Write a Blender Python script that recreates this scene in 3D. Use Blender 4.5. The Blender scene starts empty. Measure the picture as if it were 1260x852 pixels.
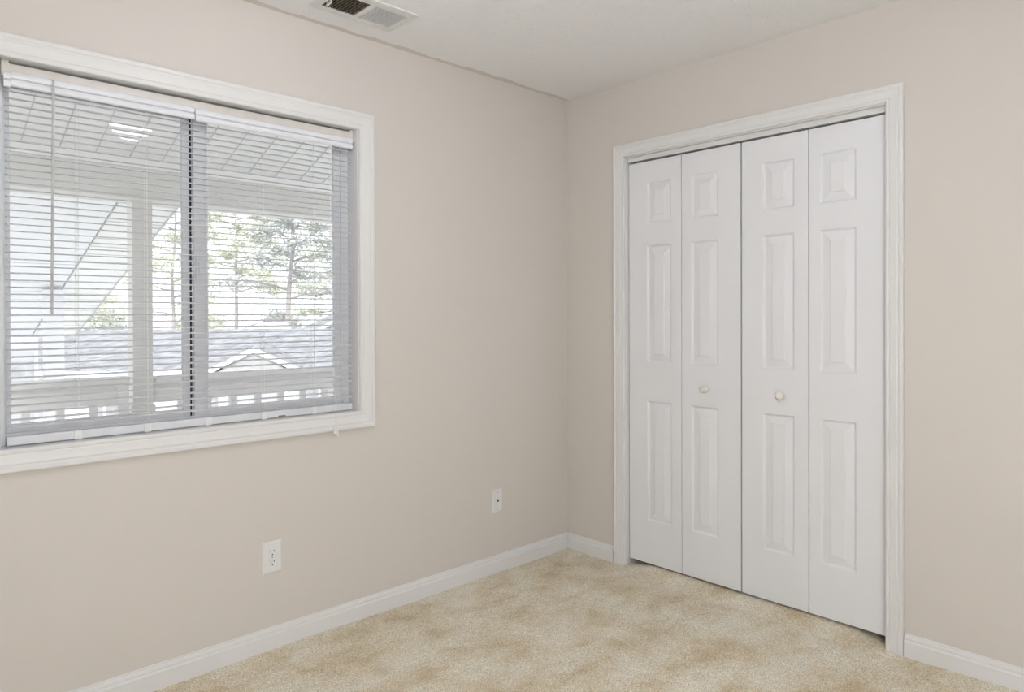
import bpy, bmesh, math, random
from math import sin, cos, pi, radians
from mathutils import Vector, Matrix

C = bpy.context.scene.collection
S = bpy.context.scene

# ------------------------------------------------------------------ camera
CAMPOS = (-2.8514, -2.5606, 1.2697)
cam_d = bpy.data.cameras.new('camera'); cam = bpy.data.objects.new('camera', cam_d); C.objects.link(cam)
cam_d.sensor_width = 36; cam_d.lens = 859.5/1260*36
cam_d.shift_x = (630-625.58)/1260; cam_d.shift_y = (393.21-426)/1260
cam_d.clip_start = .02; cam_d.clip_end = 500
yaw, pit, rol = 0.815334591, -0.00542972, 0.00305668
fw = Vector((cos(yaw)*cos(pit), sin(yaw)*cos(pit), sin(pit)))
rt = Vector((sin(yaw), -cos(yaw), 0)); dn = fw.cross(rt)
rt2 = rt*cos(rol)+dn*sin(rol); dn2 = -rt*sin(rol)+dn*cos(rol)
M = Matrix((rt2, -dn2, -fw)).transposed().to_4x4()
M.translation = Vector(CAMPOS)
cam.matrix_world = M
S.camera = cam

# ------------------------------------------------------------------ light and exposure
S.view_settings.view_transform = 'Standard'; S.view_settings.look = 'None'
S.view_settings.gamma = 1; S.view_settings.use_curve_mapping = False
S.view_settings.exposure = 0.0
LAMP = 20.0          # globe ceiling lamp emission
FILL_LAMP = 63.0    # unseen fill globe, added behind the viewpoint to even the room light
SKY = 2.0
w = bpy.data.worlds.new('overcast_sky'); S.world = w; w.use_nodes = True
bg = w.node_tree.nodes['Background']
bg.inputs[0].default_value = (.93, .96, 1, 1); bg.inputs[1].default_value = SKY
sd = bpy.data.lights.new('hazy_sun', 'SUN'); sd.energy = 3.8; sd.angle = radians(12); sd.color = (1, .97, .92)
sun = bpy.data.objects.new('hazy_sun', sd); C.objects.link(sun)
sun.rotation_euler = (radians(48), 0, radians(-35))
sun.location = (0, -4, 8)

# ------------------------------------------------------------------ materials
def mat(name, col, rough=.5, metal=0, spec=.5, bump=None, mix=None, emit=None, coords='Object'):
    """col base colour; bump=(scale, strength, distance, detail); mix=(colour, scale, lo, hi, detail)"""
    m = bpy.data.materials.new(name); m.use_nodes = True
    nt = m.node_tree; N = nt.nodes; L = nt.links; b = N['Principled BSDF']
    b.inputs['Base Color'].default_value = (*col, 1); b.inputs['Roughness'].default_value = rough
    b.inputs['Metallic'].default_value = metal; b.inputs['Specular IOR Level'].default_value = spec
    tc = N.new('ShaderNodeTexCoord')
    if mix:
        n = N.new('ShaderNodeTexNoise'); n.inputs['Scale'].default_value = mix[1]; n.inputs['Detail'].default_value = mix[4]
        L.new(tc.outputs[coords], n.inputs['Vector'])
        mr = N.new('ShaderNodeMapRange'); mr.inputs[1].default_value = mix[2]; mr.inputs[2].default_value = mix[3]
        L.new(n.outputs['Fac'], mr.inputs[0])
        mx = N.new('ShaderNodeMix'); mx.data_type = 'RGBA'
        mx.inputs[6].default_value = (*col, 1); mx.inputs[7].default_value = (*mix[0], 1)
        L.new(mr.outputs[0], mx.inputs[0]); L.new(mx.outputs[2], b.inputs['Base Color'])
    if bump:
        n = N.new('ShaderNodeTexNoise'); n.inputs['Scale'].default_value = bump[0]
        n.inputs['Detail'].default_value = bump[3]
        L.new(tc.outputs[coords], n.inputs['Vector'])
        bp = N.new('ShaderNodeBump'); bp.inputs['Strength'].default_value = bump[1]; bp.inputs['Distance'].default_value = bump[2]
        L.new(n.outputs['Fac'], bp.inputs['Height']); L.new(bp.outputs[0], b.inputs['Normal'])
    if emit:
        b.inputs['Emission Color'].default_value = (*emit[0], 1); b.inputs['Emission Strength'].default_value = emit[1]
    return m

WALLC = (.72, .678, .626)
M_wall = mat('beige_wall_paint', WALLC, .75, spec=.25, bump=(160, .12, .001, 3))
M_trim = mat('white_gloss_trim', (.81, .81, .795), .38, spec=.4, bump=(60, .04, .001, 2))
M_door = mat('white_door_paint', (.86, .87, .885), .38, spec=.4, bump=(140, .05, .0006, 3))
M_vinyl = mat('white_vinyl', (.91, .925, .94), .35, mix=((.87, .885, .91), 9, .4, .7, 2))
M_slat = mat('white_slat_enamel', (.78, .79, .81), .35, mix=((.74, .75, .78), 14, .4, .7, 2))
M_head = mat('ivory_headrail_enamel', (.77, .74, .69), .4, mix=((.71, .68, .63), 20, .4, .7, 2))
M_val = mat('blue_white_valance_plastic', (.86, .875, .905), .3, mix=((.82, .835, .87), 20, .4, .7, 2))
M_cord = mat('white_cord', (.86, .86, .84), .8, bump=(900, .3, .0005, 1))
M_wand = mat('frosted_grey_plastic', (.62, .62, .62), .3, mix=((.55, .55, .55), 40, .4, .6, 2))
M_plate = mat('white_plate_plastic', (.84, .85, .84), .35, mix=((.80, .81, .80), 60, .4, .7, 2))
M_dark = mat('dark_void', (.02, .018, .016), .8, mix=((.04, .035, .03), 60, .4, .7, 2))
M_gap_shade = mat('black_gap_shade', (.03, .035, .045), .9, bump=(600, .5, .001, 2))
M_duct = mat('brown_dusty_duct', (.10, .07, .045), .8, mix=((.2, .15, .1), 40, .4, .7, 3))
M_dust = mat('dusty_vent_blade', (.62, .53, .42), .6, mix=((.42, .34, .25), 50, .4, .65, 3))
M_vent = mat('white_vent_enamel', (.80, .80, .78), .4, mix=((.74, .74, .72), 30, .4, .7, 2))
M_steel = mat('zinc_steel', (.6, .58, .55), .35, metal=.9, mix=((.4, .38, .35), 60, .4, .7, 2))
M_knob = mat('cream_porcelain_knob', (.87, .84, .76), .25, mix=((.84, .80, .71), 50, .4, .7, 2))
M_closet = mat('closet_shade_tone', (.35, .32, .28), .8, bump=(160, .1, .001, 2))
M_brass = mat('tarnished_brass', (.30, .22, .10), .5, metal=.6, mix=((.12, .09, .05), 200, .45, .6, 2))
M_porch = mat('porch_white_paint', (.70, .695, .67), .6, mix=((.65, .645, .62), 3, .4, .7, 3))
M_siding = mat('white_vinyl_siding', (.84, .85, .87), .55, mix=((.80, .81, .83), 2, .4, .7, 2))
M_soffit = mat('white_soffit_vinyl', (.86, .86, .85), .5, mix=((.82, .82, .81), 3, .4, .7, 2))
M_groove = mat('soffit_groove_grey', (.58, .58, .58), .7, mix=((.52, .52, .52), 30, .4, .7, 2))
M_rail = mat('painted_rail', (.74, .74, .73), .6, mix=((.68, .68, .67), 5, .4, .7, 3))
M_fascia = mat('white_fascia', (.90, .90, .90), .5, mix=((.86, .86, .86), 5, .4, .7, 2))
M_gable = mat('grey_gable_siding', (.42, .42, .42), .6, mix=((.37, .37, .37), 5, .4, .7, 2))
M_edge = mat('grey_edge_board', (.58, .58, .59), .7, mix=((.50, .50, .51), 5, .4, .7, 2))
M_win = mat('far_window_glass', (.38, .38, .39), .3, mix=((.33, .33, .34), 4, .4, .7, 2))
M_ground = mat('pale_concrete_ground', (.62, .62, .60), .9, mix=((.50, .53, .45), .3, .4, .7, 4))
M_deck = mat('weathered_deck', (.42, .40, .37), .8, mix=((.33, .31, .28), 4, .4, .7, 4))
M_bark = mat('grey_bark', (.40, .38, .37), .9, bump=(20, .6, .02, 4))
M_leafA = mat('pale_green_leaves', (.64, .67, .54), .6, mix=((.72, .735, .63), 1.5, .35, .65, 3))
M_leafB = mat('grey_green_needles', (.50, .52, .51), .6, mix=((.55, .57, .54), 1.5, .35, .65, 3))

# ceiling: stomped plaster, with a ragged cut-in line of wall paint along the window wall
def ceiling_mat():
    m = mat('textured_white_ceiling', (.93, .93, .925), .85, spec=.2)
    nt = m.node_tree; N = nt.nodes; L = nt.links; b = N['Principled BSDF']
    tc = N.new('ShaderNodeTexCoord')
    n1 = N.new('ShaderNodeTexNoise'); n1.inputs['Scale'].default_value = 13; n1.inputs['Detail'].default_value = 6
    n1.inputs['Distortion'].default_value = 1.8; n1.inputs['Roughness'].default_value = .62
    L.new(tc.outputs['Object'], n1.inputs['Vector'])
    n2 = N.new('ShaderNodeTexNoise'); n2.inputs['Scale'].default_value = 32; n2.inputs['Detail'].default_value = 2
    n2.inputs['Distortion'].default_value = 2.5
    L.new(tc.outputs['Object'], n2.inputs['Vector'])
    r = N.new('ShaderNodeMapRange'); r.inputs[1].default_value = .58; r.inputs[2].default_value = .68
    L.new(n2.outputs['Fac'], r.inputs[0])
    ad = N.new('ShaderNodeMath'); ad.operation = 'ADD'; L.new(n1.outputs['Fac'], ad.inputs[0]); L.new(r.outputs[0], ad.inputs[1])
    bp = N.new('ShaderNodeBump'); bp.inputs['Strength'].default_value = .5; bp.inputs['Distance'].default_value = .005
    L.new(ad.outputs[0], bp.inputs['Height']); L.new(bp.outputs[0], b.inputs['Normal'])
    sep = N.new('ShaderNodeSeparateXYZ'); L.new(tc.outputs['Object'], sep.inputs[0])
    n3 = N.new('ShaderNodeTexNoise'); n3.inputs['Scale'].default_value = 7; n3.inputs['Detail'].default_value = 3
    L.new(tc.outputs['Object'], n3.inputs['Vector'])
    mu = N.new('ShaderNodeMath'); mu.operation = 'MULTIPLY'; mu.inputs[1].default_value = .075; L.new(n3.outputs['Fac'], mu.inputs[0])
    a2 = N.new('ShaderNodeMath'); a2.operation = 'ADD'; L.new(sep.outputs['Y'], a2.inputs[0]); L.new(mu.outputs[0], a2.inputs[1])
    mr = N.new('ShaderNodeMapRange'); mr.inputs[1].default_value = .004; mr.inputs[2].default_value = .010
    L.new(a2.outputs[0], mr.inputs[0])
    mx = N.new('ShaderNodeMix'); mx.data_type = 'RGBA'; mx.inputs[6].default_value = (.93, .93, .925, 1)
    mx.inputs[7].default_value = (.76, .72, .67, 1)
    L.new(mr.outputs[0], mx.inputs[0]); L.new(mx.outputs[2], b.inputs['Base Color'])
    return m
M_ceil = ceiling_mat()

def carpet_mat():
    m = mat('beige_cut_pile_carpet', (.6, .5, .36), .95, spec=.1)
    nt = m.node_tree; N = nt.nodes; L = nt.links; b = N['Principled BSDF']
    tc = N.new('ShaderNodeTexCoord')
    mp = N.new('ShaderNodeMapping'); mp.inputs['Rotation'].default_value = (0, 0, radians(35)); mp.inputs['Scale'].default_value = (1.3, 1.9, 1)
    L.new(tc.outputs['Object'], mp.inputs[0])
    n1 = N.new('ShaderNodeTexNoise'); n1.inputs['Scale'].default_value = 3.4; n1.inputs['Detail'].default_value = 8
    n1.inputs['Roughness'].default_value = .62; n1.inputs['Distortion'].default_value = .25
    L.new(mp.outputs[0], n1.inputs['Vector'])
    cr = N.new('ShaderNodeValToRGB'); e = cr.color_ramp.elements
    e[0].position = .30; e[0].color = (.64, .52, .335, 1); e[1].position = .60; e[1].color = (.86, .80, .665, 1)
    k = cr.color_ramp.elements.new(.46); k.color = (.78, .69, .525, 1)
    L.new(n1.outputs['Fac'], cr.inputs[0])
    n2 = N.new('ShaderNodeTexNoise'); n2.inputs['Scale'].default_value = 210; n2.inputs['Detail'].default_value = 3
    L.new(tc.outputs['Object'], n2.inputs['Vector'])
    mr = N.new('ShaderNodeMapRange'); mr.inputs[1].default_value = .3; mr.inputs[2].default_value = .7
    mr.inputs[3].default_value = .64; mr.inputs[4].default_value = 1.28
    L.new(n2.outputs['Fac'], mr.inputs[0])
    mx = N.new('ShaderNodeMix'); mx.data_type = 'RGBA'; mx.blend_type = 'MULTIPLY'; mx.inputs[0].default_value = 1
    L.new(cr.outputs[0], mx.inputs[6]); L.new(mr.outputs[0], mx.inputs[7]); L.new(mx.outputs[2], b.inputs['Base Color'])
    bp = N.new('ShaderNodeBump'); bp.inputs['Strength'].default_value = .7; bp.inputs['Distance'].default_value = .004
    L.new(n2.outputs['Fac'], bp.inputs['Height']); L.new(bp.outputs[0], b.inputs['Normal'])
    return m
M_carpet = carpet_mat()

def shingle_mat():
    m = mat('grey_asphalt_shingles', (.55, .56, .60), .9, spec=.2)
    nt = m.node_tree; N = nt.nodes; L = nt.links; b = N['Principled BSDF']
    tc = N.new('ShaderNodeTexCoord')
    mp = N.new('ShaderNodeMapping'); mp.inputs['Rotation'].default_value = (0, 0, radians(30.7)); mp.inputs['Scale'].default_value = (2.2, 9, 9)
    L.new(tc.outputs['Object'], mp.inputs[0])
    n1 = N.new('ShaderNodeTexNoise'); n1.inputs['Scale'].default_value = 1.6; n1.inputs['Detail'].default_value = 4
    L.new(mp.outputs[0], n1.inputs['Vector'])
    cr = N.new('ShaderNodeValToRGB'); e = cr.color_ramp.elements
    e[0].position = .38; e[0].color = (.21, .215, .235, 1); e[1].position = .6; e[1].color = (.36, .365, .385, 1)
    L.new(n1.outputs['Fac'], cr.inputs[0]); L.new(cr.outputs[0], b.inputs['Base Color'])
    return m
M_shingle = shingle_mat()

def glass_mat():
    m = bpy.data.materials.new('clear_window_glass'); m.use_nodes = True
    nt = m.node_tree; N = nt.nodes; L = nt.links; N.remove(N['Principled BSDF'])
    tr = N.new('ShaderNodeBsdfTransparent'); tr.inputs[0].default_value = (.97, .975, .98, 1)
    gl = N.new('ShaderNodeBsdfGlossy'); gl.inputs['Roughness'].default_value = .02
    fr = N.new('ShaderNodeFresnel'); fr.inputs[0].default_value = 1.45
    mx = N.new('ShaderNodeMixShader'); L.new(fr.outputs[0], mx.inputs[0]); L.new(tr.outputs[0], mx.inputs[1]); L.new(gl.outputs[0], mx.inputs[2])
    L.new(mx.outputs[0], N['Material Output'].inputs[0]); return m
M_glass = glass_mat()
M_fill = mat('lit_fill_globe', (.9, .9, .88), .4, emit=((.94, .975, 1.06), FILL_LAMP))
M_lamp = mat('lit_opal_glass', (.9, .9, .88), .4, emit=((.94, .975, 1.06), LAMP))

# ------------------------------------------------------------------ mesh helpers
class MB:
    def __init__(s): s.v = []; s.f = []
    def add(s, vs, fs):
        o = len(s.v); s.v += [tuple(v) for v in vs]; s.f += [tuple(i+o for i in f) for f in fs]; return s
    def box(s, x0, x1, y0, y1, z0, z1):
        x0, x1 = sorted((x0, x1)); y0, y1 = sorted((y0, y1)); z0, z1 = sorted((z0, z1))
        return s.add([(x0,y0,z0),(x1,y0,z0),(x1,y1,z0),(x0,y1,z0),(x0,y0,z1),(x1,y0,z1),(x1,y1,z1),(x0,y1,z1)],
                     [(0,3,2,1),(4,5,6,7),(0,1,5,4),(1,2,6,5),(2,3,7,6),(3,0,4,7)])
    def prism(s, prof, a, b):
        """prof: list of 3-D points of a closed outline; swept from +a to +b (vectors)"""
        n = len(prof); a = Vector(a); b = Vector(b)
        vs = [Vector(p)+a for p in prof]+[Vector(p)+b for p in prof]
        fs = [(i, (i+1) % n, n+(i+1) % n, n+i) for i in range(n)]
        return s.add(vs, fs+[tuple(reversed(range(n))), tuple(range(n, 2*n))])
    def tube(s, pts, r, seg=8, cap=True):
        pts = [Vector(p) for p in pts]; rs = r if isinstance(r, (list, tuple)) else [r]*len(pts)
        rings = []; o = len(s.v); ref = None
        for i, p in enumerate(pts):
            d = (pts[min(i+1, len(pts)-1)]-pts[max(i-1, 0)]).normalized()
            if ref is None: ref = Vector((0, 0, 1)) if abs(d.z) < .9 else Vector((1, 0, 0))
            u = d.cross(ref).normalized(); v = d.cross(u); ref = u.cross(d)
            for k in range(seg):
                t = 2*pi*k/seg; s.v.append(tuple(p+(u*cos(t)+v*sin(t))*rs[i]))
        for i in range(len(pts)-1):
            for k in range(seg):
                a = o+i*seg+k; b = o+i*seg+(k+1) % seg
                s.f.append((a, b, b+seg, a+seg))
        if cap:
            s.f.append(tuple(o+k for k in reversed(range(seg)))); e = o+(len(pts)-1)*seg
            s.f.append(tuple(e+k for k in range(seg)))
        return s
    def lathe(s, c, axis, prof, seg=24):
        """prof list of (dist along axis, radius)"""
        ax = Vector(axis).normalized(); ref = Vector((0, 0, 1)) if abs(ax.z) < .9 else Vector((1, 0, 0))
        u = ax.cross(ref).normalized(); v = ax.cross(u); o = len(s.v); c = Vector(c)
        for d, r in prof:
            for k in range(seg):
                t = 2*pi*k/seg; s.v.append(tuple(c+ax*d+(u*cos(t)+v*sin(t))*max(r, 1e-5)))
        for i in range(len(prof)-1):
            for k in range(seg):
                a = o+i*seg+k; b = o+i*seg+(k+1) % seg; s.f.append((a, b, b+seg, a+seg))
        s.f.append(tuple(o+k for k in reversed(range(seg)))); e = o+(len(prof)-1)*seg; s.f.append(tuple(e+k for k in range(seg)))
        return s

ORG = {}
def obj(name, mb, m, parent=None, bevel=0, smooth=False, seg=2, fix=True):
    o0 = ORG[parent.name] if parent else Vector((0, 0, 0))
    me = bpy.data.meshes.new(name)
    me.from_pydata([tuple(Vector(v)-o0) for v in mb.v], [], mb.f); me.update()
    if fix:
        bm = bmesh.new(); bm.from_mesh(me); bmesh.ops.recalc_face_normals(bm, faces=bm.faces); bm.to_mesh(me); bm.free()
    me.materials.append(m)
    o = bpy.data.objects.new(name, me); C.objects.link(o)
    if parent: o.parent = parent
    ORG[o.name] = o0.copy()
    if bevel:
        md = o.modifiers.new('bevel', 'BEVEL'); md.width = bevel; md.segments = seg; md.limit_method = 'ANGLE'; md.angle_limit = radians(40)
    if smooth:
        for p in me.polygons: p.use_smooth = True
    return o
def thing(name, label, cat, loc, kind=None, group=None):
    o = bpy.data.objects.new(name, None); C.objects.link(o); o.location = loc; o.empty_display_size = .05
    ORG[o.name] = Vector(loc); return tag(o, label, cat, kind, group)
def tag(o, label=None, cat=None, kind=None, group=None):
    if label: o['label'] = label
    if cat: o['category'] = cat
    if kind: o['kind'] = kind
    if group: o['group'] = group
    return o
def struct(name, mb, m, label=None, cat=None, **k): return tag(obj(name, mb, m, None, **k), label, cat, 'structure')

# ------------------------------------------------------------------ room shell
H = 2.44; XW = -3.45; YF = -3.35; T = .15
# window opening in the wall at y=0 ; closet opening in the wall at x=0
WX0, WX1, WZ0, WZ1 = -2.531, -1.299, .868, 2.056
CY0, CY1, CZ1 = -1.618, -.391, 2.068
wl = MB()
wl.box(XW-.12, WX0, 0, T, -.1, 3.35).box(WX1, .12, 0, T, -.1, 3.35).box(WX0, WX1, 0, T, -.1, WZ0).box(WX0, WX1, 0, T, WZ1, 3.35)
struct('wall_left', wl, M_wall, 'long beige painted wall holding the window and two outlet plates', 'wall')
wr = MB()
wr.box(0, .12, CY1, 0, -.1, H+.1).box(0, .12, YF-.12, CY0, -.1, H+.1).box(0, .12, CY0, CY1, CZ1, H+.1)
struct('wall_right', wr, M_wall, 'beige painted wall around the closet opening', 'wall')
struct('wall_back', MB().box(XW-.12, XW, YF-.12, 0, -.1, H+.1), M_wall, 'beige side wall left of the window, outside the view', 'wall')
struct('wall_front', MB().box(XW, 0, YF-.12, YF, -.1, H+.1), M_wall, 'beige wall behind the viewpoint', 'wall')

# ceiling with register opening
VX0, VX1, VY0, VY1 = -1.570, -1.257, -.310, -.164
ce = MB()
ce.box(XW-.1, VX0, YF-.1, 0, H, H+.1).box(VX1, .12, YF-.1, 0, H, H+.1).box(VX0, VX1, YF-.1, VY0, H, H+.1).box(VX0, VX1, VY1, 0, H, H+.1)
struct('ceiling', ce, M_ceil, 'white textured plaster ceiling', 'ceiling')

# carpet: pile-height grid
def carpet():
    rnd = random.Random(4)
    x0, x1, y0, y1 = XW, .70, YF, 0
    st = .0075; nx = int((x1-x0)/st); ny = int((y1-y0)/st)
    v = []; f = []
    for j in range(ny+1):
        for i in range(nx+1):
            x = x0+(x1-x0)*i/nx; y = y0+(y1-y0)*j/ny
            z = rnd.uniform(-.0022, .0022)
            z += .002*sin(x*7.1+1.3*sin(y*5))+.002*sin(y*8.3+x*3)
            if x > -.09:      # the pile rises where it runs under the closet doors
                t = min(1, (x+.09)/.13); t = t*t*(3-2*t)
                e = min(1, max(0, (-.43-y)/.10))*min(1, max(0, (y+1.575)/.09))
                z += t*(.006+.019*e)
            v.append((x, y, z))
    for j in range(ny):
        for i in range(nx):
            a = j*(nx+1)+i; f.append((a, a+1, a+nx+2, a+nx+1))
    me = bpy.data.meshes.new('floor'); me.from_pydata(v, [], f); me.update(); me.materials.append(M_carpet)
    for p in me.polygons: p.use_smooth = True
    o = bpy.data.objects.new('floor', me); C.objects.link(o)
    tag(o, 'tan cut pile carpet with lighter and darker brushed patches', 'carpet', 'structure')
carpet()
struct('floor_slab', MB().box(XW-.12, .82, YF-.12, T, -.2, -.012), M_deck, 'floor slab under the carpet', 'floor')

# baseboards (profile: distance from wall, height)
BP = [(0, -.01), (.014, -.01), (.014, .056), (.009, .063), (.0115, .066), (.0095, .074), (.0045, .078), (.005, .081), (.003, .0835), (0, .0835)]
def base_left(name, xa, xb, label):
    struct(name, MB().prism([(0, -d, z) for d, z in BP], (xa, 0, 0), (xb, 0, 0)), M_trim, label, 'baseboard')
def base_right(name, ya, yb, label):
    struct(name, MB().prism([(-d, 0, z) for d, z in BP], (0, ya, 0), (0, yb, 0)), M_trim, label, 'baseboard')
base_left('baseboard_left', XW, -.0005, 'long white moulded baseboard under the window wall')
base_right('baseboard_back', -.014, -.3225, 'short white baseboard between the room corner and the closet casing')
base_right('baseboard_right', -1.6815, YF, 'white baseboard right of the closet doors')

# mitred casing: profile (offset outward from the opening edge, thickness)
def casing(path, prof, to3, closed):
    """path: 2-D corners (a,b); prof list of (off,th)."""
    mb = MB(); n = len(path); m = len(prof); rows = []
    for i in range(n):
        p = Vector((path[i][0], path[i][1]))
        dirs = []
        if closed or i > 0: dirs.append((p-Vector(path[(i-1) % n])).normalized())
        if closed or i < n-1: dirs.append((Vector(path[(i+1) % n])-p).normalized())
        ns = [Vector((d.y, -d.x)) for d in dirs]
        if len(ns) == 1: k = ns[0]
        else: k = (ns[0]+ns[1]); k = k/(k.length_squared/2)
        rows.append([to3(p.x+k.x*o, p.y+k.y*o, t) for o, t in prof])
    mb.v = [v for r in rows for v in r]
    for i in range(n if closed else n-1):
        j = (i+1) % n
        for k in range(m):
            l = (k+1) % m; mb.f.append((i*m+k, i*m+l, j*m+l, j*m+k))
    if not closed: mb.f.append(tuple(range(m))); mb.f.append(tuple((n-1)*m+k for k in reversed(range(m))))
    return mb
PROF = [(0, 0), (0, .010), (.003, .0125), (.012, .0125), (.015, .0105), (.019, .013), (.034, .0145), (.045, .0165), (.049, .0145), (.053, .0150), (.057, .0185), (.066, .0185), (.070, .016), (.070, 0)]
wpath = [(WX0+.002, WZ0+.004), (WX0+.002, WZ1-.006), (WX1-.002, WZ1-.006), (WX1-.002, WZ0+.004)]
# outward normal must point away from the opening for this winding
struct('trim_1', casing(wpath[::-1] if False else wpath, [(-o, t) for o, t in PROF], lambda a, b, t: (a, -t, b), True), M_trim,
       'white moulded picture-frame casing around the window', 'window casing')
sc = .0615/.070
cpath = [(CY0, -.012), (CY0, CZ1), (CY1, CZ1), (CY1, -.012)]
struct('trim_2', casing(cpath, [(-o*sc, t) for o, t in PROF], lambda a, b, t: (-t, a, b), False), M_trim,
       'white moulded casing around the closet doors', 'door casing')

# closet jambs, and the closet behind the doors with its shade put into the wall colour
jm = MB()
jm.box(0, .12, CY1-.004, CY1+.0, -.01, CZ1).box(0, .12, CY0, CY0+.004, -.01, CZ1).box(0, .12, CY0, CY1, CZ1-.004, CZ1)
struct('trim_3', jm, M_trim, 'white jamb boards lining the closet opening', 'door jamb')
cl = MB()
cl.box(.70, .82, -2.0, 0, -.1, H).box(.12, .70, -.12, 0, -.1, H).box(.12, .70, -2.0, -1.88, -.1, H).box(.12, .82, -2.0, 0, H, H+.1)
struct('wall_closet', cl, M_closet, 'dim inside walls of the closet behind the folding doors', 'closet wall')

tr = thing('closet_door_track', 'white metal sliding track along the top of the closet opening', 'door track', (.04, -1.0, CZ1-.004))
obj('rail', MB().box(.020, .058, CY0+.006, CY1-.006, 2.0415, CZ1-.004), M_trim, tr, bevel=.002)
obj('rail_lip', MB().box(.016, .020, CY0+.006, CY1-.006, 2.0405, 2.048), M_trim, tr, bevel=.001)

# ------------------------------------------------------------------ bifold doors
DZ0, DZ1, DX = .036, 2.033, .028
def leaf_mesh(ya, yb, panels):
    """ya>yb ; front face at x=DX facing -X, raised panels cut in as nested rings"""
    mb = MB(); th = .030
    py0, py1 = panels[0][0], panels[0][1]
    # grid of front face cells around the panels
    ys = [ya, py0, py1, yb]
    zs = [DZ0]+[z for p in sorted(panels, key=lambda q: q[2]) for z in (p[2], p[3])]+[DZ1]
    idx = {}
    def V(y, z, x=DX):
        k = (round(y, 5), round(z, 5), round(x, 5))
        if k not in idx: idx[k] = len(mb.v); mb.v.append((x, y, z))
        return idx[k]
    for i in range(3):
        for j in range(len(zs)-1):
            if i == 1 and j % 2 == 1:
                y0, y1, z0, z1 = ys[1], ys[2], zs[j], zs[j+1]
                sg = -1 if y1 < y0 else 1
                rings = [(0, 0), (.003, .0045), (.007, .0085), (.0105, .0092), (.0135, .0084), (.041, .0022), (.0422, .0000)]
                prev = None
                for ins, dep in rings:
                    r = [V(y0+sg*ins, z0+ins, DX+dep), V(y1-sg*ins, z0+ins, DX+dep), V(y1-sg*ins, z1-ins, DX+dep), V(y0+sg*ins, z1-ins, DX+dep)]
                    if prev:
                        for k in range(4): mb.f.append((prev[k], prev[(k+1) % 4], r[(k+1) % 4], r[k]))
                    prev = r
                mb.f.append(tuple(prev))
            else:
                mb.f.append((V(ys[i], zs[j]), V(ys[i+1], zs[j]), V(ys[i+1], zs[j+1]), V(ys[i], zs[j+1])))
    # sides and back
    xb = DX+th
    b = [V(ya, DZ0, xb), V(yb, DZ0, xb), V(yb, DZ1, xb), V(ya, DZ1, xb)]
    mb.f.append(tuple(reversed(b)))
    low = [V(y, DZ0) for y in ys]; top = [V(y, DZ1) for y in ys]
    L_ = [V(ya, z) for z in zs]; R_ = [V(yb, z) for z in zs]
    mb.f.append(tuple(low)+(b[1], b[0])); mb.f.append(tuple(reversed(top))+(b[3], b[2]))
    mb.f.append(tuple(reversed(L_))+(b[0], b[3])); mb.f.append(tuple(R_)+(b[2], b[1]))
    return mb
PZ = [(.250, .843), (1.036, 1.614), (1.722, 1.926)]
def bifold(name, label, specs, knob_leaf, knob_y):
    t = thing(name, label, 'closet door', (DX, (specs[0][0]+specs[1][1])/2, DZ0), 'structure')
    for k, (ya, yb, pa, pb) in enumerate(specs):
        lf = obj('door_leaf', leaf_mesh(ya, yb, [(pa, pb, a, b) for a, b in PZ]), M_door, t, bevel=.0018)
        if k == knob_leaf:
            obj('knob', MB().lathe((DX+.0005, knob_y, .928), (-1, 0, 0), [(0, .010), (.004, .009), (.010, .0085), (.014, .012), (.019, .0165), (.025, .0178), (.030, .0165), (.033, .011), (.034, .003)], 28), M_knob, lf, smooth=True)
        yp = ya-.022 if k == 0 else yb+.022
        obj('pivot_pin', MB().lathe((DX+.015, yp, DZ1), (0, 0, 1), [(0, .0045), (.008, .0045), (.009, .003), (.0145, .003)], 10), M_steel, lf)
        obj('pivot_bracket', MB().box(DX+.002, DX+.028, yp-.014, yp+.014, DZ1, DZ1+.0025), M_brass if k == 0 else M_steel, lf)
    return t
bifold('door_1', 'left white six-panel bifold closet door, folded flat, nearer the room corner', [(-.399, -.7035, -.508, -.648), (-.7065, -1.008, -.758, -.898)], 1, -.838)
bifold('door_2', 'right white six-panel bifold closet door beside the right casing', [(-1.0145, -1.3095, -1.112, -1.250), (-1.3125, -1.6105, -1.357, -1.498)], 0, -1.197)

# ------------------------------------------------------------------ window unit
# jamb liner
jl = MB(); a = .012
jl.box(WX0-.0, WX0+.004, 0.0, T, WZ0, WZ1).box(WX1-.006, WX1, 0.0, T, WZ0, WZ1).box(WX0, WX1, 0.0, T, WZ1-.004, WZ1).box(WX0, WX1, 0.0, T, WZ0, WZ0+.004)
struct('trim_4', jl, M_trim, 'white jamb boards lining the window recess', 'window jamb')
wn = thing('window_1', 'white vinyl sliding window with two side by side panes', 'window', (-1.915, .1, WZ0+.004), 'structure')
def rect_frame(x0, x1, z0, z1, wl_, wr_, wb, wt, y0, y1):
    m = MB()
    m.box(x0, x0+wl_, y0, y1, z0, z1).box(x1-wr_, x1, y0, y1, z0, z1).box(x0+wl_, x1-wr_, y0, y1, z0, z0+wb).box(x0+wl_, x1-wr_, y0, y1, z1-wt, z1)
    return m
fx0, fx1, fz0, fz1 = WX0+.004, WX1-.006, WZ0+.004, WZ1-.004
fr = rect_frame(fx0, fx1, fz0, fz1, .022, .024, .028, .030, .078, .148)
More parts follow.
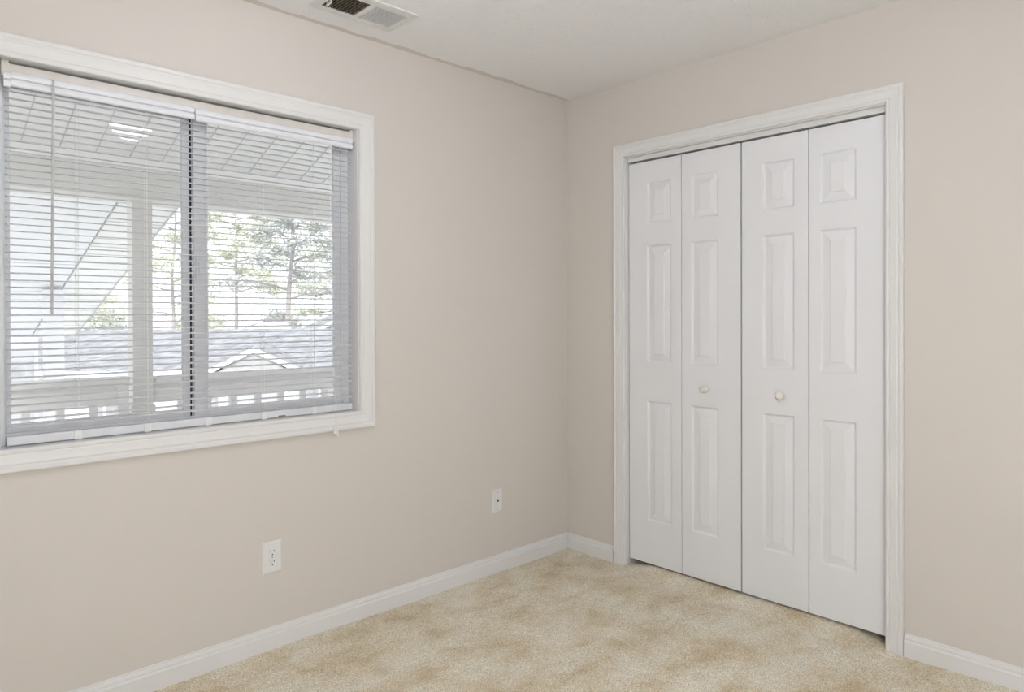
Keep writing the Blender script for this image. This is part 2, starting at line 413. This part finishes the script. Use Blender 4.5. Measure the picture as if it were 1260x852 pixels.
# stepped inner tracks that read as vertical stripes on the right side
fr.box(fx1-.034, fx1-.024, .078, .088, fz0+.028, fz1-.03).box(fx1-.030, fx1-.024, .104, .110, fz0+.028, fz1-.03)
fr.box(fx0+.022, fx1-.024, .078, .084, fz0+.028, fz0+.036)
obj('frame', fr, M_vinyl, wn, bevel=.0015)
s1 = obj('sliding_sash', rect_frame(-1.936, fx1-.026, fz0+.029, fz1-.031, .050, .034, .030, .030, .088, .108), M_vinyl, wn, bevel=.002)
g1 = obj('glass_pane', MB().box(-1.886, fx1-.060, .096, .100, fz0+.059, fz1-.061), M_glass, s1)
s2 = obj('fixed_sash', rect_frame(fx0+.022, -1.938, fz0+.029, fz1-.031, .020, .030, .030, .030, .112, .132), M_vinyl, wn, bevel=.002)
g2 = obj('glass_pane', MB().box(fx0+.042, -1.968, .120, .124, fz0+.059, fz1-.061), M_glass, s2)
obj('sash_gap_shade', MB().box(-1.9428, -1.9380, .104, .112, fz0+.03, fz1-.031), M_gap_shade, wn)  # black strip stands for the shadow gap where the two sashes meet
lk = MB().box(-1.932, -1.905, .076, .088, 1.405, 1.490)
obj('latch', lk, M_vinyl, wn, bevel=.003)
obj('latch_lever', MB().box(-1.925, -1.913, .066, .078, 1.425, 1.470), M_vinyl, wn, bevel=.003)

# ------------------------------------------------------------------ mini blind
bl = thing('mini_blind', 'white aluminium mini blind, lowered with slats open, hanging in the window', 'window blind', (-1.905, .045, 2.03))
BX0, BX1, BY = -2.510, -1.309, .048
hr = MB().box(BX0+.012, BX1-.012, BY-.016, BY+.012, 2.006, 2.0435)
obj('headrail', hr, M_head, bl, bevel=.0015)
for xa, xb in ((BX0-.006, BX0+.014), (BX1-.014, BX1+.002)):
    br = MB().box(xa, xb, BY-.020, BY+.014, 2.002, 2.0515)
    obj('end_bracket', br, M_head, bl, bevel=.0015)
# two-piece valance, the upper louvre and the lower louvre of each piece
def valance(xa, xb, dz=0):
    yv = BY-.021
    pr = [(0, yv, 2.018), (0, yv-.004, 2.014), (0, yv-.0055, 2.006), (0, yv-.004, 1.999), (0, yv+.003, 1.996), (0, yv-.0045, 1.992), (0, yv-.006, 1.984), (0, yv-.0045, 1.977), (0, yv, 1.973),
          (0, yv+.001, 1.975), (0, yv-.0025, 1.984), (0, yv+.005, 1.996), (0, yv-.002, 2.006), (0, yv+.001, 2.016)]
    return MB().prism([(x, y, z+dz) for x, y, z in pr], (xa, 0, 0), (xb, 0, 0))
obj('valance', valance(BX0+.018, -1.953), M_val, bl)
obj('valance', valance(-1.950, BX1-.004, -.0035), M_val, bl)
obj('valance_return', valance(BX0+.000, BX0+.017, -.004), M_val, bl)
# slats
sl = MB(); z = 1.642+.0215*15; ztop = z; nsl = 0; zl = []
while z > .915: zl.append(z); z -= .0215
W2 = .0125; K = 6
for z in zl:
    top = []; bot = []
    for k in range(K+1):
        u = -1+2*k/K; y = BY+u*W2; zz = z+.0034*(1-u*u)-.0018 + u*.0012
        top.append((y, zz)); bot.append((y, zz-.0008))
    loop = top+bot[::-1]
    sl.prism([(0, y, q) for y, q in loop], (BX0+.006, 0, 0), (BX1-.004, 0, 0))
obj('slats', sl, M_slat, bl)
for x in (-2.318, -2.110, -1.905, -1.696, -1.486):
    ld = MB()
    for yy in (BY-.0145, BY+.0145): ld.tube([(x, yy, 2.004), (x, yy, .902)], .0006, 5)
    for z in zl: ld.tube([(x, BY-.0145, z-.0032), (x, BY+.0145, z-.0032)], .0004, 4)
    ld.tube([(x+.006, BY, 2.004), (x+.006, BY, .902)], .0007, 5)
    obj('ladder_cord', ld, M_cord, bl)
rb = MB()
pr = [(0, BY-.011, .875), (0, BY-.0125, .879), (0, BY-.0125, .898), (0, BY-.010, .902), (0, BY+.010, .902), (0, BY+.0125, .898), (0, BY+.0125, .879), (0, BY+.011, .875)]
rail = obj('bottom_rail', rb.prism(pr, (BX0+.004, 0, 0), (BX1-.003, 0, 0)), M_slat, bl, bevel=.001)
for x in (-2.318, -2.110, -1.905, -1.696, -1.486):
    obj('rail_clip', MB().box(x-.011, x+.011, BY-.0145, BY-.0118, .873, .903), M_plate, rail, bevel=.001)
obj('rust_mark', MB().box(-1.640, -1.610, BY-.0131, BY-.0122, .877, .882), M_brass, rail)
wd = obj('tilt_wand', MB().tube([(-2.384, BY-.034, 1.985), (-2.392, BY-.034, 1.275)], .0045, 6), M_wand, bl)
obj('wand_hook', MB().tube([(-2.383, BY-.022, 2.014), (-2.383, BY-.034, 2.012), (-2.3835, BY-.034, 1.985)], .003, 6), M_wand, wd)
cd = obj('lift_cord', MB().tube([(-1.421, BY-.026, 2.0), (-1.419, BY-.028, 1.5), (-1.418, BY-.030, 1.2), (-1.424, -.024, .90), (-1.428, -.026, .825)], .0011, 6), M_cord, bl)
obj('cord_tassel', MB().lathe((-1.4295, -.027, .826), (0, 0, -1), [(0, .002), (.004, .0035), (.022, .007), (.030, .0085), (.033, .007)], 10), M_plate, cd)
obj('cord_tassel', MB().lathe((-1.4215, -.029, .820), (.08, 0, -1), [(0, .002), (.004, .0035), (.024, .006), (.034, .0075), (.036, .006)], 10), M_plate, cd)

# ------------------------------------------------------------------ wall plates
def plate_mesh(xc, zc, w_, h_):
    m = MB(); b = .006
    o = [(-w_/2, -h_/2), (w_/2, -h_/2), (w_/2, h_/2), (-w_/2, h_/2)]
    i = [(-w_/2+b, -h_/2+b), (w_/2-b, -h_/2+b), (w_/2-b, h_/2-b), (-w_/2+b, h_/2-b)]
    m.v = [(xc+x, 0, zc+z) for x, z in o]+[(xc+x, -.0025, zc+z) for x, z in o]+[(xc+x, -.006, zc+z) for x, z in i]
    for k in range(4):
        l = (k+1) % 4; m.f += [(k, l, 4+l, 4+k), (4+k, 4+l, 8+l, 8+k)]
    m.f += [(8, 9, 10, 11), (3, 2, 1, 0)]
    return m
po = thing('wall_outlet', 'white duplex power outlet low on the wall under the window', 'outlet', (-1.686, 0, .350))
obj('cover_plate', plate_mesh(-1.686, .350, .078, .122), M_plate, po, bevel=.001)
for s_ in (1, -1):
    zc = .350+.0195*s_
    rc = obj('receptacle', MB().box(-1.686-.0165, -1.686+.0165, -.0075, -.005, zc-.0165, zc+.0165), M_plate, po, bevel=.003, seg=3)
    obj('slot', MB().box(-1.686-.0078, -1.686-.0052, -.0079, -.0070, zc+.000, zc+.0095), M_dark, rc)
    obj('slot', MB().box(-1.686+.0052, -1.686+.0078, -.0079, -.0070, zc+.001, zc+.0085), M_dark, rc)
    obj('ground_hole', MB().lathe((-1.686, -.0070, zc-.0080), (0, -1, 0), [(0, .0026), (.0009, .0026)], 12), M_dark, rc)
obj('screw', MB().lathe((-1.686, -.0055, .350), (0, -1, 0), [(0, .0028), (.0012, .0026), (.0016, .001)], 12), M_steel, po)
pj = thing('telephone_jack', 'small white phone jack plate near the room corner', 'wall jack', (-.522, 0, .352))
obj('cover_plate', plate_mesh(-.522, .352, .069, .114), M_plate, pj, bevel=.001)
jk = obj('socket', MB().box(-.530, -.514, -.0085, -.005, .346, .362), M_plate, pj, bevel=.0008)
obj('socket_opening', MB().box(-.5275, -.5165, -.0090, -.0080, .3475, .3565).box(-.5245, -.5195, -.0090, -.0080, .3565, .3605), M_dark, jk)
for zc in (.352+.042, .352-.042):
    obj('screw', MB().lathe((-.522, -.0055, zc), (0, -1, 0), [(0, .003), (.0012, .0028), (.0016, .001)], 12), M_steel, pj)
# small dent mark on the wall high above the window
# ------------------------------------------------------------------ ceiling register
vt = thing('ceiling_vent', 'white ceiling air register with one dusty open half, near the window wall', 'air vent', (-1.413, -.237, H))
vp = MB(); zt = H; zb = H-.006
X0, X1, Y0, Y1 = -1.590, -1.236, -.344, -.137
S1 = (-1.562, -1.424); S2 = (-1.404, -1.266); SY = (-.303, -.172)
for (a, b, c, d) in ((X0, S1[0], Y0, Y1), (S1[1], S2[0], Y0, Y1), (S2[1], X1, Y0, Y1), (S1[0], S1[1], Y0, SY[0]), (S1[0], S1[1], SY[1], Y1), (S2[0], S2[1], Y0, SY[0]), (S2[0], S2[1], SY[1], Y1)):
    vp.box(a, b, c, d, zb, zt-.0005)
obj('face_plate', vp, M_vent, vt)
for xs, sg, m in ((S1, 1, M_dust), (S2, -1, M_vent)):
    for k in range(11):
        xc = xs[0]+(k+.5)*(xs[1]-xs[0])/11; dx, dz = (.0030, .012) if sg > 0 else (.0012, .005)
        c0 = Vector((xc-dx*sg, 0, zb)); c1 = Vector((xc+dx*sg, 0, zb+dz))
        t = Vector((.0005, 0, .0005*sg))
        obj('louver', MB().prism([c0-t, c0+t, c1+t, c1-t], (0, SY[0], 0), (0, SY[1], 0)), m, vt)
obj('damper_lever', MB().box(-1.556, -1.551, -.235, -.200, zb-.010, zb+.004), M_vent, vt, bevel=.001)
for x in (X0+.012, X1-.012): obj('screw', MB().lathe((x, -.2375, zb), (0, 0, -1), [(0, .0035), (.0012, .003), (.0016, .001)], 10), M_steel, vt)
dc = MB()
dc.box(VX0-.002, VX0, VY0, VY1, H-.0003, H+.22).box(VX1, VX1+.002, VY0, VY1, H-.0003, H+.22).box(VX0, VX1, VY0-.002, VY0, H-.0003, H+.22).box(VX0, VX1, VY1, VY1+.002, H-.0003, H+.22).box(VX0, VX1, VY0, VY1, H+.22, H+.225)
obj('duct', dc, M_duct, vt)

# ------------------------------------------------------------------ ceiling lamp (seen only as a reflection in the glass)
cx_, cy_ = -1.80, -1.12
lp = thing('ceiling_lamp', 'round ceiling lamp with lit opal globe, in the middle of the room', 'lamp', (cx_, cy_, H))
obj('canopy', MB().lathe((cx_, cy_, H), (0, 0, -1), [(0, .07), (.015, .07), (.03, .04), (.06, .04), (.075, .05)], 32), M_steel, lp)
gp = [(.072+.10*(1-cos(pi*k/20)), .10*sin(pi*k/20)) for k in range(21)]
obj('opal_globe', MB().lathe((cx_, cy_, H), (0, 0, -1), gp, 40), M_lamp, lp, smooth=True)

# added fill light: unseen lit globe on a stand behind the viewpoint
tx, ty = -2.50, -3.08
tl = thing('fill_lamp', 'added fill light, a lit white globe on a stand, unseen behind the viewpoint', 'lamp', (tx, ty, 0))
obj('base', MB().lathe((tx, ty, .004), (0, 0, 1), [(0, .14), (.012, .14), (.022, .06), (.03, .02)], 32), M_steel, tl)
obj('pole', MB().tube([(tx, ty, .02), (tx, ty, 1.19)], .012, 12), M_steel, tl)
obj('fitter', MB().lathe((tx, ty, 1.18), (0, 0, 1), [(0, .02), (.01, .05), (.035, .06)], 32), M_steel, tl)
obj('fill_globe', MB().lathe((tx, ty, 1.20), (0, 0, 1), [(.15*(1-cos(pi*k/20)), .15*sin(pi*k/20)) for k in range(21)], 32), M_fill, tl, smooth=True)

# ================================================================== outside
# ground far below (the room is on the upper floor)
struct('ground', MB().box(-60, 90, 2.6, 140, -3.1, -2.9), M_ground, 'pale ground far below the porch', 'ground')
struct('porch_floor', MB().box(-4.6, 1.2, T, 2.52, -.25, -.08), M_deck, 'porch deck boards outside the window', 'porch floor')

# own porch: sloped soffit, beam, post, rails
SL = .376; D = 2.40; zC = 2.285
def zc_at(y): return zC+(D-y)*SL
cp = MB(); xx0, xx1 = -4.4, 1.4
cp.prism([(0, D, zC), (0, T, zc_at(T)), (0, T, zc_at(T)+.1), (0, D+.25, zC+.1), (0, D+.25, zC)], (xx0, 0, 0), (xx1, 0, 0))
pc = struct('porch_ceiling', cp, M_soffit, 'sloped white panelled porch ceiling seen through the top of the window', 'porch ceiling')
gv = MB(); x = -4.25; k = 0
while x < 1.3:
    hw = .0035 if k % 2 == 0 else .0016
    gv.prism([(x-hw, D-.004, zC+.0005), (x+hw, D-.004, zC+.0005), (x+hw, D-.004, zC-.004), (x-hw, D-.004, zC-.004)], (0, 0, .0015), (0, T-D+.004, (D-T)*SL))
    x += .1935; k += 1
obj('seam', gv, M_groove, pc)
bmz0, bmz1 = 2.015, 2.285
pb = thing('porch_beam', 'wide cream painted beam across the front edge of the porch', 'beam', (-1.5, 2.45, bmz0))
obj('beam_face', MB().box(xx0, xx1, 2.38, 2.50, bmz0, 2.235), M_porch, pb, bevel=.004)
obj('trim_strip', MB().box(xx0, xx1, 2.368, 2.38, 2.235, 2.2925), M_soffit, pb, bevel=.003)
obj('lower_strip', MB().box(xx0, xx1, 2.372, 2.379, bmz0, bmz0+.022), M_soffit, pb)
pp = thing('porch_post', 'square cream post holding the porch beam, behind the left window pane', 'post', (-1.488, 2.36, -.08))
obj('shaft', MB().box(-1.548, -1.428, 2.30, 2.42, -.08, bmz0), M_porch, pp, bevel=.004)
obj('base_wrap', MB().box(-1.560, -1.416, 2.29, 2.44, -.08, .70), M_porch, pp, bevel=.004)
def railing(label, x0, x1, y, zt, zb, bal, newel=None):
    r = thing('porch_railing', label, 'railing', ((x0+x1)/2, y, -.08))
    obj('top_rail', MB().box(x0, x1, y-.05, y+.05, zt-.045, zt), M_rail, r, bevel=.008)
    obj('upper_board', MB().box(x0, x1-(.05 if newel else 0), y-.02, y+.02, zb, zt-.045), M_rail, r, bevel=.002)
    obj('bottom_rail', MB().box(x0, x1, y-.03, y+.03, .02, .10), M_rail, r, bevel=.004)
    for b in bal: obj('baluster', MB().box(b-.0215, b+.0215, y-.018, y+.018, .10, zb), M_rail, r, bevel=.002)
    if newel: obj('newel', MB().box(x1-.07, x1-.005, y-.035, y+.035, -.08, zt-.045), M_rail, r, bevel=.004)
    return r
railing('porch railing section left of the cream post', -4.3, -1.590, 2.24, .900, .735, [-2.128-.171*k for k in range(-2, 12)], True)
railing('porch railing section right of the cream post', -1.41, 1.3, 2.36, .880, .716, [-1.24+.176*k for k in range(0, 14)])

# neighbouring sloped porch roof to the left: soffit underside and siding post
def z_n(y): return 2.05-.31*(y-3.0)
nb = thing('neighbouring_porch_roof', 'white sloping roof overhang of the next porch, upper left behind the post', 'roof', (-2.6, 4.5, 1.6))
def slab(xa, xb, y0, y1, dz0, dz1):
    return MB().prism([(0, y0, z_n(y0)+dz0), (0, y1, z_n(y1)+dz0), (0, y1, z_n(y1)+dz1), (0, y0, z_n(y0)+dz1)], (xa, 0, 0), (xb, 0, 0))
obj('overhang_soffit', slab(-1.47, -1.085, 2.7, 6.15, 0, .12), M_soffit, nb)
obj('rake_board', slab(-1.085, -1.073, 2.7, 6.15, -.008, .10), M_edge, nb)
obj('frieze_board', slab(-1.477, -1.471, 2.7, 6.15, -.006, .12), M_edge, nb)
sp = MB(); y = 2.75
while y < 6.1: sp.box(-1.466, -1.087, y, y+.012, z_n(y)-.004, z_n(y)+.01); y += .16
obj('soffit_lap', sp, M_groove, nb)
obj('inner_soffit', slab(-6.0, -1.482, 2.7, 6.15, .0, .12), M_siding, nb)
sp = MB(); y = 3.9
while y < 6.1: sp.box(-6.0, -1.49, y, y+.020, z_n(y)-.003, z_n(y)+.01); y += .22
obj('inner_soffit_lap', sp, M_groove, nb)
npst = thing('neighbouring_porch_post', 'pale grey post under the next porch roof, left of the cream post', 'post', (-1.55, 4.67, -2.9))
obj('shaft', MB().box(-1.62, -1.48, 4.60, 4.74, -2.9, z_n(4.74)-.0), M_siding, npst, bevel=.004)
obj('neck_trim', MB().box(-1.635, -1.465, 4.585, 4.755, z_n(4.755)-.14, z_n(4.755)-.08), M_siding, npst, bevel=.004)

nw = thing('neighbouring_wall', 'white lap sided house wall at the far left of the view', 'house wall', (-3.0, 6.3, -2.9))
sd_ = MB(); z = -2.9
while z < .95:
    sd_.prism([(0, 6.30, z), (0, 6.285, z), (0, 6.297, z+.10), (0, 6.30, z+.10)], (-7.0, 0, 0), (-1.42, 0, 0)); z += .10
sd_.box(-7, -1.42, 6.30, 6.45, -2.9, 1.05)
obj('lap_siding', sd_, M_siding, nw)
obj('corner_board', MB().box(-1.44, -1.40, 6.27, 6.46, -2.9, 1.05), M_fascia, nw)
ds = thing('downspout', 'curved white downspout on the sided wall at the far left', 'downspout', (-1.63, 6.20, -2.9))
obj('pipe', MB().tube([(-1.52, 6.22, .62), (-1.54, 6.22, .72), (-1.60, 6.22, .77), (-1.68, 6.22, .75), (-1.71, 6.22, .66), (-1.71, 6.22, -2.9)], .028, 8), M_rail, ds)
cb = thing('outdoor_column', 'beige square column at the far left edge of the window', 'column', (-2.02, 4.2, -2.9))
obj('shaft', MB().box(-2.6, -1.905, 4.6, 4.72, -2.9, 1.06), M_porch, cb, bevel=.004)

# house across the lot
E0 = Vector((.285, 13.1, 0)); dE = Vector((.859, -.511, 0)).normalized(); nE = Vector((.511, .859, 0)).normalized()
def P(s, n, z): v = E0+dE*s+nE*n; return (v.x, v.y, z)
hs = thing('house_across', 'long low white house with grey shingle roof across the lot', 'house', tuple(E0+dE*4+Vector((0, 0, -2.9))))
def quadbox(s0, s1, n0, n1, z0, z1):
    m = MB(); m.add([P(s0,n0,z0),P(s1,n0,z0),P(s1,n1,z0),P(s0,n1,z0),P(s0,n0,z1),P(s1,n0,z1),P(s1,n1,z1),P(s0,n1,z1)],
                    [(0,3,2,1),(4,5,6,7),(0,1,5,4),(1,2,6,5),(2,3,7,6),(3,0,4,7)]); return m
obj('siding_wall', quadbox(-2.2, 9.5, .35, 5.2, -2.9, .12), M_siding, hs)
rf = MB(); rf.v = [P(-2.5, 0, .20), P(9.8, 0, .20), P(9.8, 2.8, .97), P(-2.5, 2.8, .97), P(9.8, 5.6, .2), P(-2.5, 5.6, .2), P(-2.5, 0, .12), P(9.8, 0, .12), P(9.8, 5.6, .12), P(-2.5, 5.6, .12)]
rf.f = [(0, 1, 2, 3), (3, 2, 4, 5), (6, 9, 8, 7), (0, 6, 7, 1), (5, 4, 8, 9), (0, 3, 5, 9, 6), (1, 7, 8, 4, 2)]
obj('shingle_roof', rf, M_shingle, hs)
obj('gutter', quadbox(-2.5, 9.8, -.10, 0, .10, .20), M_fascia, hs)
for s0 in (-1.2, .15, 2.3, 4.3, 6.2):
    wf = obj('window_frame', quadbox(s0, s0+.62, .30, .35, -1.15, -.22), M_fascia, hs)
    obj('pane', quadbox(s0+.05, s0+.57, .29, .30, -1.10, -.27), M_win, wf)
    mt = quadbox(s0+.29, s0+.33, .28, .29, -1.10, -.27)
    for zz in (-.50, -.75, -.95):
        q = quadbox(s0+.05, s0+.57, .28, .29, zz-.018, zz+.018); mt.add(q.v, q.f)
    obj('muntins', mt, M_fascia, wf)
# portico gable
s_c = (Vector((2.86, 10.75, 0))-E0).dot(dE); n_c = (Vector((2.86, 10.75, 0))-E0).dot(nE)
hw = .86; za, ze = .665, .245
def gbl(s0, z0, s1, z1, th, n0, n1):
    m = MB(); m.add([P(s0,n0,z0),P(s1,n0,z1),P(s1,n0,z1-th),P(s0,n0,z0-th),P(s0,n1,z0),P(s1,n1,z1),P(s1,n1,z1-th),P(s0,n1,z0-th)],
                    [(0,3,2,1),(4,5,6,7),(0,1,5,4),(1,2,6,5),(2,3,7,6),(3,0,4,7)]); return m
m = MB(); m.v = [P(s_c-hw+.15, n_c+.02, .17), P(s_c+hw-.15, n_c+.02, .17), P(s_c, n_c+.02, za-.07), P(s_c-hw+.15, n_c+.10, .17), P(s_c+hw-.15, n_c+.10, .17), P(s_c, n_c+.10, za-.07)]
m.f = [(0, 1, 2), (5, 4, 3), (0, 3, 4, 1), (1, 4, 5, 2), (2, 5, 3, 0)]
pg = obj('entry_gable', m, M_gable, hs)
obj('rake_board', gbl(s_c-hw, ze, s_c, za, .10, n_c-.04, n_c), M_fascia, pg)
obj('rake_board', gbl(s_c, za, s_c+hw, ze, .10, n_c-.04, n_c), M_fascia, pg)
obj('gable_roof', gbl(s_c-hw, ze+.012, s_c, za+.012, .03, n_c, n_c+2.4), M_shingle, pg)
obj('gable_roof', gbl(s_c, za+.012, s_c+hw, ze+.012, .03, n_c, n_c+2.4), M_shingle, pg)
obj('cornice', quadbox(s_c-hw+.12, s_c+hw-.12, n_c-.02, n_c+.9, .11, .20), M_fascia, pg)
for ss in (s_c-hw+.3, s_c+hw-.3):
    obj('post', quadbox(ss-.07, ss+.07, n_c+.05, n_c+.19, -2.9, .11), M_fascia, pg)

# second roofline behind
h2 = thing('far_house', 'distant house with pale hipped roof line beyond the shingle roof', 'house', (6.6, 18.5, -2.9))
m = MB().prism([(5.2, 0, .62), (5.2, 0, .70), (6.25, 0, 1.06), (7.0, 0, 1.10), (7.17, 0, .90), (7.17, 0, .62)], (0, 18.0, 0), (0, 18.15, 0))
obj('fascia', m, M_fascia, h2)
m = MB().prism([(5.3, 0, .62), (6.3, 0, 1.05), (7.0, 0, 1.08), (7.1, 0, .62)], (0, 18.15, 0), (0, 18.7, 0))
obj('roof', m, M_shingle, h2)
obj('wall', MB().box(5.5, 7.0, 18.2, 18.65, -2.9, .62), M_siding, h2)
h3 = thing('far_gable_house', 'distant white raked gable at the right side of the window', 'house', (8.4, 16.2, -2.9))
m = MB().prism([(6.62, 0, .70), (6.75, 0, .70), (8.9, 0, 1.66), (8.9, 0, 1.76)], (0, 16.0, 0), (0, 16.12, 0)); obj('rake_board', m, M_fascia, h3)
m = MB().prism([(6.9, 0, .70), (8.9, 0, 1.58), (10.9, 0, .70)], (0, 16.12, 0), (0, 17.6, 0)); obj('gable_face', m, M_shingle, h3)
obj('wall', MB().box(6.95, 10.8, 16.32, 17.6, -2.9, .70), M_siding, h3)

# ------------------------------------------------------------------ trees
def tree(name, label, x, y, h, crown_r, crown_z0, nleaf, leafm, seed, trunk_r=.12, size=.10, droop=0.2):
    rnd = random.Random(seed); t = thing(name, label, 'tree', (x, y, -2.9), group=None)
    tm = MB(); pts = []; n = 9
    for i in range(n): pts.append((x+rnd.uniform(-.06, .06)*i*.4, y+rnd.uniform(-.06, .06)*i*.4, -2.9+(h+2.9)*i/(n-1)))
    tm.tube(pts, [trunk_r*(1-.85*i/(n-1)) for i in range(n)], 8)
    tips = []
    nb_ = 26
    for b in range(nb_):
        z0 = crown_z0+(h-crown_z0)*(b/nb_)**.9; fr = (z0-crown_z0)/(h-crown_z0)
        a = b*2.4+rnd.uniform(-.4, .4); L_ = crown_r*(1-.55*fr)*rnd.uniform(.65, 1.05)
        k = min(n-1.001, max(0, (z0+2.9)/(h+2.9)*(n-1))); i0 = int(k); f = k-i0
        st = Vector(pts[i0])*(1-f)+Vector(pts[i0+1])*f
        q = [st]; 
        for j in range(1, 5):
            u = j/4; q.append(st+Vector((cos(a)*L_*u+rnd.uniform(-.1, .1), sin(a)*L_*u+rnd.uniform(-.1, .1), L_*(.30*u-droop*u*u)+rnd.uniform(-.08, .08))))
        tm.tube(q, [trunk_r*.28*(1-.8*j/4)+.006 for j in range(5)], 5, False)
        for j in range(2, 5):
            for _ in range(2):
                a2 = a+rnd.uniform(-1.3, 1.3); e = q[j]+Vector((cos(a2), sin(a2), rnd.uniform(-.2, .5)))*L_*rnd.uniform(.18, .4)
                tm.tube([q[j], (q[j]+e)/2+Vector((0, 0, .04)), e], [.016, .011, .006], 4, False); tips += [e, (q[j]+e)/2]
            tips.append(q[j])
    obj('trunk', tm, M_bark, t)
    lf = MB(); 
    for _ in range(nleaf):
        c = rnd.choice(tips)+Vector((rnd.gauss(0, .22), rnd.gauss(0, .22), rnd.gauss(0, .15)))
        u = Vector((rnd.gauss(0, 1), rnd.gauss(0, 1), rnd.gauss(0, 1))).normalized(); v = u.orthogonal().normalized()
        s_ = size*rnd.uniform(.5, 1.1)
        o = len(lf.v); lf.v += [tuple(c-u*s_), tuple(c+v*s_*.38), tuple(c+u*s_), tuple(c-v*s_*.38)]; lf.f.append((o, o+1, o+2, o+3))
    f_ = obj('foliage', lf, leafm, t, fix=False); f_['kind'] = 'stuff'
    return t
tree('pale_green_tree', 'pale green loose tree between the porch post and the window divider', 6.56, 27, 8.6, 2.2, .9, 7000, M_leafA, 1, .10, .12)
tree('pale_green_tree', 'pale green tree with thin trunk just right of the window divider', 11.5, 33, 9.4, 2.8, 2.5, 11000, M_leafA, 2, .13, .14)
tree('grey_green_pine', 'grey green pine with thick trunk in the middle of the right pane', 8.85, 21.5, 7.8, 2.3, 1.9, 11000, M_leafB, 3, .15, .11)
tree('pale_green_tree', 'pale green tree at the right edge of the right pane', 13.9, 26.6, 8.5, 2.3, .9, 8000, M_leafA, 4, .17, .14)
tree('small_green_tree', 'small pale green tree low on the left behind the sloping roof', 4.5, 34.5, 3.4, 2.0, .5, 3600, M_leafA, 6, .09, .13)
hd = random.Random(9)
TL = ['low distant tree at the left end of the far treeline', 'low distant tree second from the left in the far treeline', 'low distant tree in the middle of the far treeline',
      'low distant tree second from the right in the far treeline', 'low distant tree at the right end of the far treeline']
for k in range(5):
    tree('distant_tree', TL[k], 7.0+k*5.2, 40, 1.5+hd.uniform(-.2, .4), 2.2, -1.2, 1800, M_leafA if k % 2 else M_leafB, 20+k, .1, .2)
